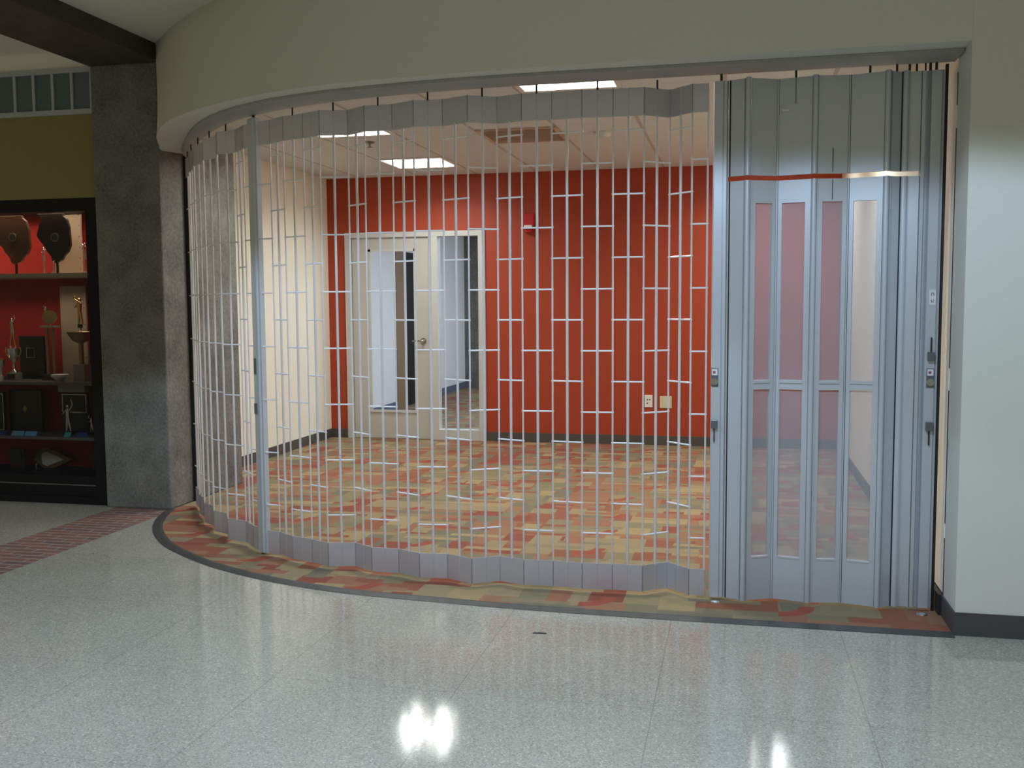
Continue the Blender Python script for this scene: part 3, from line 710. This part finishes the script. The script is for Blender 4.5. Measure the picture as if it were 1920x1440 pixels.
struct(mb, 'gap_shadow_strip', 'black strip standing in for the shadow in the gap behind the last lock post', 'trim')

# ------------------------------------------------------------------ trophy case
X0, X1 = -6.9, -4.372
CASER = plain('case_red_lining', (0.42, 0.018, 0.014), 0.6)
SHELF = plain('case_shelf', (0.16, 0.14, 0.13), 0.3)
tc_ = thing('trophy_case', 'black framed glass trophy case with red lining left of the pillar', 'display case', (-5.6, 6.25, 0))
mb = MB(); mb.box(X0, X1, 6.27, 6.72, 0, 0.20, BLACK); mb.box(X0, X1, 6.27, 6.72, 2.115, 2.19, BLACK); mb.box(X0, X1, 6.68, 6.72, 0.2, 2.12, BLACK); mb.box(X1-0.03, X1, 6.27, 6.72, 0.2, 2.12, BLACK)
mb.build('cabinet_body', tc_)
mb = MB(); mb.box(X0, X1-0.03, 6.672, 6.68, 0.2, 2.115, CASER); mb.box(X1-0.036, X1-0.03, 6.30, 6.68, 0.2, 2.115, CASER); mb.build('red_lining', tc_)
mb = MB(); mb.box(X0, X1, 6.25, 6.285, 2.10, 2.19, BLACK); mb.box(X1-0.115, X1, 6.25, 6.285, 0.0, 2.10, BLACK); mb.box(X0, X1-0.115, 6.25, 6.285, 0.0, 0.055, BLACK)
mb.box(X0, X1-0.11, 6.262, 6.285, 0.055, 0.205, BLACK); mb.build('front_frame', tc_)
mb = MB(); mb.box(X0, X1-0.11, 6.255, 6.262, 0.135, 0.143, plain('frame_lip', (0.12,0.12,0.12), 0.3, 0.5)); mb.build('frame_lip', tc_)
mb = MB(); mb.box(X0, X1-0.11, 6.266, 6.272, 0.205, 2.10, CASEG); mb.build('glass_front', tc_)
SH = [(1.668, 0.030), (0.880, 0.022), (0.480, 0.022)]
for z, th in SH:
    mb = MB(); mb.box(X0, X1-0.036, 6.30, 6.672, z-th, z, SHELF if z < 1.6 else plain('lit_shelf', (0.62,0.52,0.38), 0.4)); mb.build('shelf', tc_)  # top shelf coloured paler in place of lamplight falling on it

# maps image pixel of the case onto a plane y = const (only to lay the exhibits out on the shelves)
def wx(px, y): 
    d = fwd + r2*((px-960)/F_PX) + u2*((720-700)/F_PX); return d[0]/d[1]*y
def wz(py, y, px=90):
    d = fwd + r2*((px-960)/F_PX) + u2*((720-py)/F_PX); return EYE + d[2]/d[1]*y
GOLD = plain('trophy_gold', (0.80, 0.58, 0.25), 0.22, 1.0); SILV = plain('trophy_silver', (0.75, 0.75, 0.75), 0.25, 1.0)
WOODD = plain('dark_walnut', (0.022, 0.010, 0.008), 0.4, noise=0.3, nscale=14); WOODB = plain('brown_walnut', (0.065, 0.026, 0.011), 0.4, noise=0.3, nscale=14)
BOARD = plain('pale_board', (0.46, 0.36, 0.26), 0.6, noise=0.12, nscale=12); PLQ = plain('black_plaque', (0.012, 0.014, 0.013), 0.3); GREYB = plain('grey_base', (0.30, 0.29, 0.25), 0.5)
MEDAL = plain('dark_medallion', (0.05, 0.06, 0.055), 0.35, 0.3); BRASSD = plain('dull_brass', (0.36, 0.27, 0.15), 0.4, 0.7)
# outline of a mid-western state plaque, unit box
ST = [(0.02,1.0),(0.78,1.0),(0.80,0.95),(0.90,0.88),(0.96,0.72),(0.97,0.50),(0.98,0.36),(0.90,0.22),(0.80,0.16),(0.72,0.06),(0.60,0.02),(0.50,0.0),(0.42,0.06),(0.40,0.14),(0.28,0.24),(0.22,0.33),(0.06,0.48),(0.0,0.56),(0.02,0.64),(0.07,0.72),(0.07,0.80),(0.16,0.84),(0.18,0.90),(0.10,0.96)]
def state_plaque(px0, px1, py0, py1, y, mat, label, med):
    x0, x1 = wx(px0, y), wx(px1, y); z1, z0 = wz(py0, y), wz(py1, y); SZ = SH[0][0]
    t = thing('state_shaped_plaque', label, 'plaque', ((x0+x1)/2, y, SZ), 'award plaques in the trophy case')
    mb = MB(); mb.plate([(x0+(x1-x0)*a, z0+(z1-z0)*b) for a, b in ST], y-0.012, y+0.012, mat); mb.build('plaque_board', t, bevel=0.003)
    cx = x0+(x1-x0)*med[0]; cz = z0+(z1-z0)*med[1]
    mb = MB(); mb.tube((cx, y-0.012, cz), (cx, y-0.020, cz), 0.032, BRASSD, 24); m_ = mb.build('medallion_ring', t, smooth=True)
    mb = MB(); mb.tube((cx, y-0.018, cz), (cx, y-0.023, cz), 0.026, MEDAL, 24); mb.build('medallion', t, smooth=True)
    xm = x0+(x1-x0)*0.55
    mb = MB(); mb.box(xm-0.009, xm+0.009, y-0.004, y+0.004, SZ, z0+0.02, WOODD); mb.box(xm-0.03, xm+0.03, y-0.03, y+0.03, SZ, SZ+0.006, WOODD); mb.build('stand', t)
state_plaque(4, 70, 403, 495, 6.50, WOODB, 'brown state-shaped wooden plaque with round medallion on the top shelf', (0.52, 0.56))
state_plaque(82, 145, 401, 494, 6.46, WOODD, 'nearly black state-shaped plaque in front of the pale board on the top shelf', (0.55, 0.52))
def board(px0, px1, py0, py1, y, z0, label, group=None, mat=BOARD, name='backing_board', dots=6):
    x0, x1 = wx(px0, y), wx(px1, y); z1 = wz(py0, y)
    t = thing(name, label, 'board', ((x0+x1)/2, y, z0))
    mb = MB(); mb.box(x0, x1, y, y+0.02, z0, z1, mat); mb.build('board', t, bevel=0.003)
    mb = MB()
    for k in range(dots):
        zz = z1-0.04-(z1-z0-0.08)*k/(dots-1); mb.tube((x1-0.012, y-0.002, zz), (x1-0.012, y+0.001, zz), 0.0035, DARK, 8)
    mb.build('nail', t)
board(112, 162, 394, 508, 6.60, SH[0][0], 'tall pale wooden board with a row of nail dots on the top shelf')
board(118, 166, 537, 682, 6.60, SH[1][0]+0.0, 'tall grey-tan board with edge dots behind the bowl trophy, second shelf')

def figure(mb, c, h, mat, arm=1):      # small trophy figurine, standing, arm raised
    x, y, z = c
    mb.tube((x-0.010*h/0.1*0.6, y, z), (x-0.003, y, z+0.45*h), 0.035*h, mat, 8, 0.055*h); mb.tube((x+0.012*h/0.1*0.8, y, z), (x+0.003, y, z+0.45*h), 0.035*h, mat, 8, 0.055*h)
    mb.tube((x, y, z+0.43*h), (x, y, z+0.72*h), 0.065*h, mat, 10, 0.085*h); mb.ball((x, y, z+0.82*h), 0.065*h, mat, (0.9, 0.9, 1.15))
    mb.tube((x, y, z+0.70*h), (x, y, z+0.78*h), 0.03*h, mat, 8)
    mb.tube((x+0.07*h, y, z+0.69*h), (x+0.20*h*arm, y, z+0.86*h), 0.03*h, mat, 8, 0.024*h); mb.tube((x+0.20*h*arm, y, z+0.86*h), (x+0.14*h*arm, y, z+1.05*h), 0.024*h, mat, 8, 0.018*h)
    mb.tube((x-0.07*h, y, z+0.69*h), (x-0.19*h, y, z+0.55*h), 0.03*h, mat, 8, 0.022*h)
def cup_trophy(px, top, fig_top, y, SZ, label):
    x = wx(px, y); zt = wz(top, y); zf = wz(fig_top, y)
    t = thing('cup_trophy', label, 'trophy', (x, y, SZ), 'trophies in the case')
    zb = SZ+0.055
    mb = MB(); mb.box(x-0.042, x+0.042, y-0.035, y+0.035, SZ, zb, GREYB); bs = mb.build('base', t, bevel=0.003)
    mb = MB(); mb.box(x-0.032, x+0.032, y-0.037, y-0.034, SZ+0.010, zb-0.008, PLQ); mb.build('name_plate', bs)
    H = zt-zb
    mb = MB(); mb.lathe((x, y, zb), [(0.028,0),(0.024,0.012),(0.008,0.03),(0.012,0.05),(0.007,0.07),(0.014,H*0.42),(0.034,H*0.55),(0.040,H*0.75),(0.042,H*0.93),(0.030,H*0.95),(0.012,H),(0.003,H)], SILV, 20); cp = mb.build('cup', t, smooth=True)
    for s in (-1, 1):
        mb = MB(); pts = [(s*0.036, H*0.60), (s*0.055, H*0.66), (s*0.066, H*0.80), (s*0.060, H*0.98)]
        for p_, q_ in zip(pts, pts[1:]): mb.tube((x+p_[0], y, zb+p_[1]), (x+q_[0], y, zb+q_[1]), 0.004, GOLD, 8)
        mb.build('handle', cp, smooth=True)
    mb = MB(); hh = zf-zt
    for s in (-1, 1): mb.tube((x+s*0.026, y, zt-0.01), (x, y, zt+hh*0.55), 0.005, GOLD, 8)
    figure(mb, (x, y, zt+hh*0.42), hh*0.56, SILV); mb.build('figurine', t, smooth=True)
cup_trophy(27, 650, 592, 6.45, SH[1][0], 'silver cup trophy with slender figure and small base, second shelf')
# column trophy with disc
y = 6.50; SZ = SH[1][0]; x0, x1 = wx(83, y), wx(112, y); x = (x0+x1)/2
t = thing('column_trophy', 'column trophy topped by a tilted round brass disc, second shelf', 'trophy', (x, y, SZ), 'trophies in the case')
zt = wz(614, y)
mb = MB(); mb.box(x-0.055, x+0.055, y-0.045, y+0.045, SZ, SZ+0.045, WOODD); mb.build('base', t, bevel=0.003)
for dx in (-0.026, 0.026):
    mb = MB(); mb.tube((x+dx, y, SZ+0.045), (x+dx, y, zt), 0.012, BRASSD, 14); mb.build('column', t, smooth=True)
mb = MB(); mb.box(x-0.058, x+0.058, y-0.04, y+0.04, zt, zt+0.014, GREYB); mb.build('top_plate', t)
mb = MB(); dz = zt+0.014; mb.tube((x+0.01, y, dz), (x+0.01, y, dz+0.03), 0.006, GOLD, 8)
cc = Vector((x, y, dz+0.062)); nrm = Vector((0.35, -0.8, 0.25)).normalized(); mb.tube(cc-nrm*0.006, cc+nrm*0.006, 0.052, GOLD, 24); mb.build('disc', t, smooth=True)
mb = MB(); figure(mb, (x-0.032, y, dz+0.075), 0.075, SILV, -1); mb.build('figurine', t, smooth=True)
# bowl trophy
y = 6.44; x = wx(154, y); zbowl = wz(622, y); zlow = wz(643, y)
t = thing('bowl_trophy', 'brass bowl trophy with golden figure above, right end of the second shelf', 'trophy', (x, y, SZ), 'trophies in the case')
mb = MB(); mb.box(x-0.045, x+0.050, y-0.04, y+0.04, SZ, SZ+0.125, GREYB); mb.build('base', t, bevel=0.003)
mb = MB(); mb.tube((x, y, SZ+0.125), (x, y, zlow), 0.018, BRASSD, 14); mb.build('column', t, smooth=True)
mb = MB(); h = zbowl-zlow; mb.lathe((x, y, zlow), [(0.02,0),(0.055,h*0.2),(0.085,h*0.7),(0.098,h),(0.092,h),(0.07,h*0.7),(0.02,h*0.35)], BRASSD, 24); mb.build('bowl', t, smooth=True)
mb = MB(); mb.tube((x, y, zlow+h*0.3), (x, y, zbowl+0.03), 0.010, SILV, 10); mb.tube((x, y, zbowl+0.03), (x, y, zbowl+0.055), 0.018, WOODD, 12); figure(mb, (x, y, zbowl+0.055), wz(548, y)-zbowl-0.075, GOLD, -1.0); mb.build('figurine', t, smooth=True)
# plaque with frame between the trophies
def framed(px0, px1, py0, py1, y, SZ, label, rim, orn=None, matr=PLQ):
    x0, x1 = wx(px0, y), wx(px1, y); z1 = wz(py0, y); z0 = wz(py1, y) if py1 else SZ
    t = thing('framed_plaque', label, 'plaque', ((x0+x1)/2, y, SZ), 'award plaques in the trophy case')
    mb = MB(); mb.box(x0, x1, y, y+0.02, SZ, z1, matr); mb.build('plaque_board', t, bevel=0.003)
    if rim:
        r0, r1, q0, q1 = x0+(x1-x0)*rim[0], x0+(x1-x0)*rim[1], SZ+(z1-SZ)*rim[2], SZ+(z1-SZ)*rim[3]
        mb = MB(); w_ = 0.0025
        mb.box(r0, r1, y-0.002, y, q0-w_, q0+w_, SILV); mb.box(r0, r1, y-0.002, y, q1-w_, q1+w_, SILV); mb.box(r0-w_, r0+w_, y-0.002, y, q0, q1, SILV); mb.box(r1-w_, r1+w_, y-0.002, y, q0, q1, SILV)
        mb.build('silver_border', t)
    if orn:
        mb = MB(); cx = (x0+x1)/2; cz = SZ+(z1-SZ)*0.55
        mb.plate([(cx-0.022,cz),(cx,cz-0.028),(cx+0.022,cz),(cx,cz+0.028)], y-0.004, y, BRASSD); mb.build('emblem', t)
framed(38, 84, 630, None, 6.56, SH[1][0], 'black framed plaque with small engraved panel between the trophies, second shelf', (0.30, 0.62, 0.50, 0.72))
framed(14, 75, 732, None, 6.55, SH[2][0], 'large black plaque with faint diamond emblem, third shelf', None, True)
framed(-30, 5, 736, None, 6.50, SH[2][0], 'black plaque with silver border cut off by the left edge, third shelf', (0.06, 0.94, 0.05, 0.95))
framed(112, 162, 736, None, 6.52, SH[2][0], 'black plaque with silver bordered upper panel behind a silver figurine, third shelf', (0.06, 0.94, 0.52, 0.96))
# figurine trophies on the third shelf
for px, top, lab, s in ((124, 748, 'silver figurine with raised arm before the bordered black plaque, third shelf', 1), (168, 776, 'small silver figurine at the right end of the third shelf', -1)):
    y = 6.42; x = wx(px, y); SZ3 = SH[2][0]
    t = thing('figurine_trophy', lab, 'trophy', (x, y, SZ3), 'trophies in the case')
    mb = MB(); mb.box(x-0.03, x+0.03, y-0.025, y+0.025, SZ3, SZ3+0.03, PLQ); mb.build('base', t)
    mb = MB(); figure(mb, (x, y, SZ3+0.03), (wz(top, y)-SZ3-0.03)/1.05, SILV, s); mb.build('figurine', t, smooth=True)
# figurine trophies at left edge and top shelf
y = 6.40; x = wx(-2, y); SZ1 = SH[0][0]
t = thing('figurine_trophy', 'shiny gold trophy cut off by the left edge on the top shelf', 'trophy', (x, y, SZ1), 'trophies in the case')
mb = MB(); mb.lathe((x, y, SZ1), [(0.045,0),(0.045,0.02),(0.02,0.03),(0.012,0.06),(0.03,0.08),(0.038,0.12),(0.03,0.15),(0.02,0.16),(0.03,0.19),(0.02,0.22),(0.003,0.225)], GOLD, 18); mb.build('cup', t, smooth=True)
mb = MB(); figure(mb, (x, y, SZ1+0.22), 0.07, GOLD); mb.build('figurine', t, smooth=True)
y = 6.40; x = wx(2, y); SZ2 = SH[1][0]
t = thing('figurine_trophy', 'small gold topped trophy at the left edge of the second shelf', 'trophy', (x, y, SZ2), 'trophies in the case')
mb = MB(); mb.lathe((x, y, SZ2), [(0.035,0),(0.035,0.03),(0.012,0.04),(0.010,0.09),(0.026,0.12),(0.030,0.15),(0.003,0.155)], SILV, 16); mb.build('cup', t, smooth=True)
mb = MB(); mb.lathe((x, y, SZ2+0.15), [(0.03,0),(0.034,0.008),(0.01,0.02),(0.002,0.022)], GOLD, 14); mb.build('lid', t, smooth=True)
for px, top, lab, s in ((109, 488, 'tiny silver figurine at the foot of the dark state plaque, top shelf', 1), (92+0, 458, 'silver figurine half hidden behind the dark state plaque, top shelf', 1), (168, 452, 'silver figurine against the frame at the right end of the top shelf', -1)):
    y = 6.38 if px != 92 else 6.56; x = wx(px, y)
    t = thing('figurine_trophy', lab, 'trophy', (x, y, SZ1), 'trophies in the case')
    H = wz(top, y)-SZ1
    mb = MB(); mb.lathe((x, y, SZ1), [(0.018,0),(0.018,0.008),(0.006,0.012),(0.006,max(0.014, H*0.45))], SILV, 12); mb.build('base', t, smooth=True)
    mb = MB(); figure(mb, (x, y, SZ1+max(0.013, H*0.44)), H*0.53, SILV, s); mb.build('figurine', t, smooth=True)
# little red and white dish, cards, beige block
y = 6.40; x = wx(112, y)
t = thing('ceramic_dish', 'small red and white dish standing before the column trophy', 'dish', (x, y, SZ2))
mb = MB(); mb.lathe((x, y, SZ2), [(0.02,0),(0.03,0.01),(0.06,0.035),(0.062,0.05),(0.055,0.048),(0.02,0.015)], WHITEP, 20); mb.build('bowl', t, smooth=True)
mb = MB(); mb.lathe((x, y, SZ2+0.018), [(0.025,0),(0.045,0.012),(0.045,0.02),(0.002,0.022)], REDPL, 16); mb.build('red_centre', t, smooth=True)
BLUEC = plain('blue_card', (0.16, 0.42, 0.62), 0.5); BLUED = plain('navy_card', (0.03, 0.05, 0.22), 0.5)
for px0, px1, mt, lab in ((17, 40, BLUEC, 'light blue card at the front edge of the third shelf, left of its twin'), (42, 64, BLUEC, 'light blue card on the third shelf, right of its twin'), (116, 128, plain('teal_card', (0.08,0.35,0.36), 0.5), 'small teal card at the front edge of the third shelf'), (141, 158, BLUED, 'navy card slanting at the right of the third shelf edge'), (-8, 7, BLUED, 'navy card at the left edge of the third shelf')):
    y = 6.318; a_, b_ = wx(px0, y), wx(px1, y)
    mb = MB(); mb.obox(((a_+b_)/2, y, SH[2][0]+0.017), ((b_-a_)/2, 0, 0), (0, 0.0008, 0), (0, 0.010, 0.016), mt)
    tag(mb.build('card'), lab, 'card', 'cards on the shelf edge')
y = 6.45; a_, b_ = wx(122, y), wx(172, y)
mb = MB(); mb.box(a_, b_, 6.36, 6.60, SH[1][0]-0.022-0.055, SH[1][0]-0.0225, GREYB)  # plain block hanging below the shelf, holds no lamp
tag(mb.build('hanging_block', bevel=0.004), 'beige block hanging under the second shelf above the bordered plaque', 'block')
# bottom deck
y = 6.58; Z = 0.20
t = thing('arrowhead_plaque', 'wooden arrowhead-shaped plaque with white point on the case floor', 'plaque', (wx(92, y), y, Z), 'award plaques in the trophy case')
a_, b_ = wx(56, y), wx(130, y); zc = wz(860, y); hh = wz(838, y)-zc
out = [(0,0.35),(0.08,0.15),(0.0,-0.1),(0.10,-0.35),(0.25,-0.75),(0.40,-0.95),(0.65,-0.6),(1.0,0.0),(0.65,0.6),(0.35,1.0),(0.2,0.8),(0.12,0.45)]
mb = MB(); mb.plate([(a_+(b_-a_)*p_[0], zc+hh*p_[1]) for p_ in out], y-0.01, y+0.01, plain('arrow_wood', (0.17,0.095,0.04), 0.5, noise=0.3, nscale=15)); mb.build('plaque_board', t, bevel=0.003)
inn2 = [(0.24,0.45),(0.34,0.62),(0.60,0.35),(0.80,-0.02),(0.60,-0.3),(0.38,-0.62),(0.26,-0.45),(0.24,0.0)]
mb = MB(); mb.plate([(a_+(b_-a_)*p_[0], zc+hh*p_[1]) for p_ in inn2], y-0.018, y-0.010, plain('arrow_white', (0.62,0.58,0.46), 0.5)); mb.build('white_point', t, bevel=0.002)
mb = MB(); xm = (a_+b_)/2; mb.box(xm-0.02, xm+0.02, y, y+0.05, Z, zc, WOODD); mb.build('stand', t)
for px0, px1, lab in ((10, 38, 'square wooden plaque with dark oval at the left of the case floor'), (166, 190, 'upright plaque with dark oval beside the frame on the case floor')):
    y = 6.56; a_, b_ = wx(px0, y), wx(px1, y); z1 = wz(843, y)
    t = thing('oval_plaque', lab, 'plaque', ((a_+b_)/2, y, Z), 'award plaques in the trophy case')
    mb = MB(); mb.box(a_, b_, y, y+0.02, Z, z1, WOODB); mb.build('plaque_board', t, bevel=0.003)
    mb = MB(); cx, cz, rx, rz = (a_+b_)/2, (Z+z1)/2+0.01, (b_-a_)*0.36, (z1-Z)*0.36
    mb.plate([(cx+rx*math.cos(2*PI*k/20), cz+rz*math.sin(2*PI*k/20)) for k in range(20)], y-0.006, y, MEDAL); mb.build('medallion', t)
y = 6.40; x = wx(60, y)
t = thing('figurine_trophy', 'tiny silver figurine before the arrowhead plaque on the case floor', 'trophy', (x, y, Z), 'trophies in the case')
mb = MB(); mb.box(x-0.02, x+0.02, y-0.02, y+0.02, Z, Z+0.02, PLQ); mb.build('base', t)
mb = MB(); figure(mb, (x, y, Z+0.02), (wz(868, y)-Z-0.02)/1.05, SILV); mb.build('figurine', t, smooth=True)
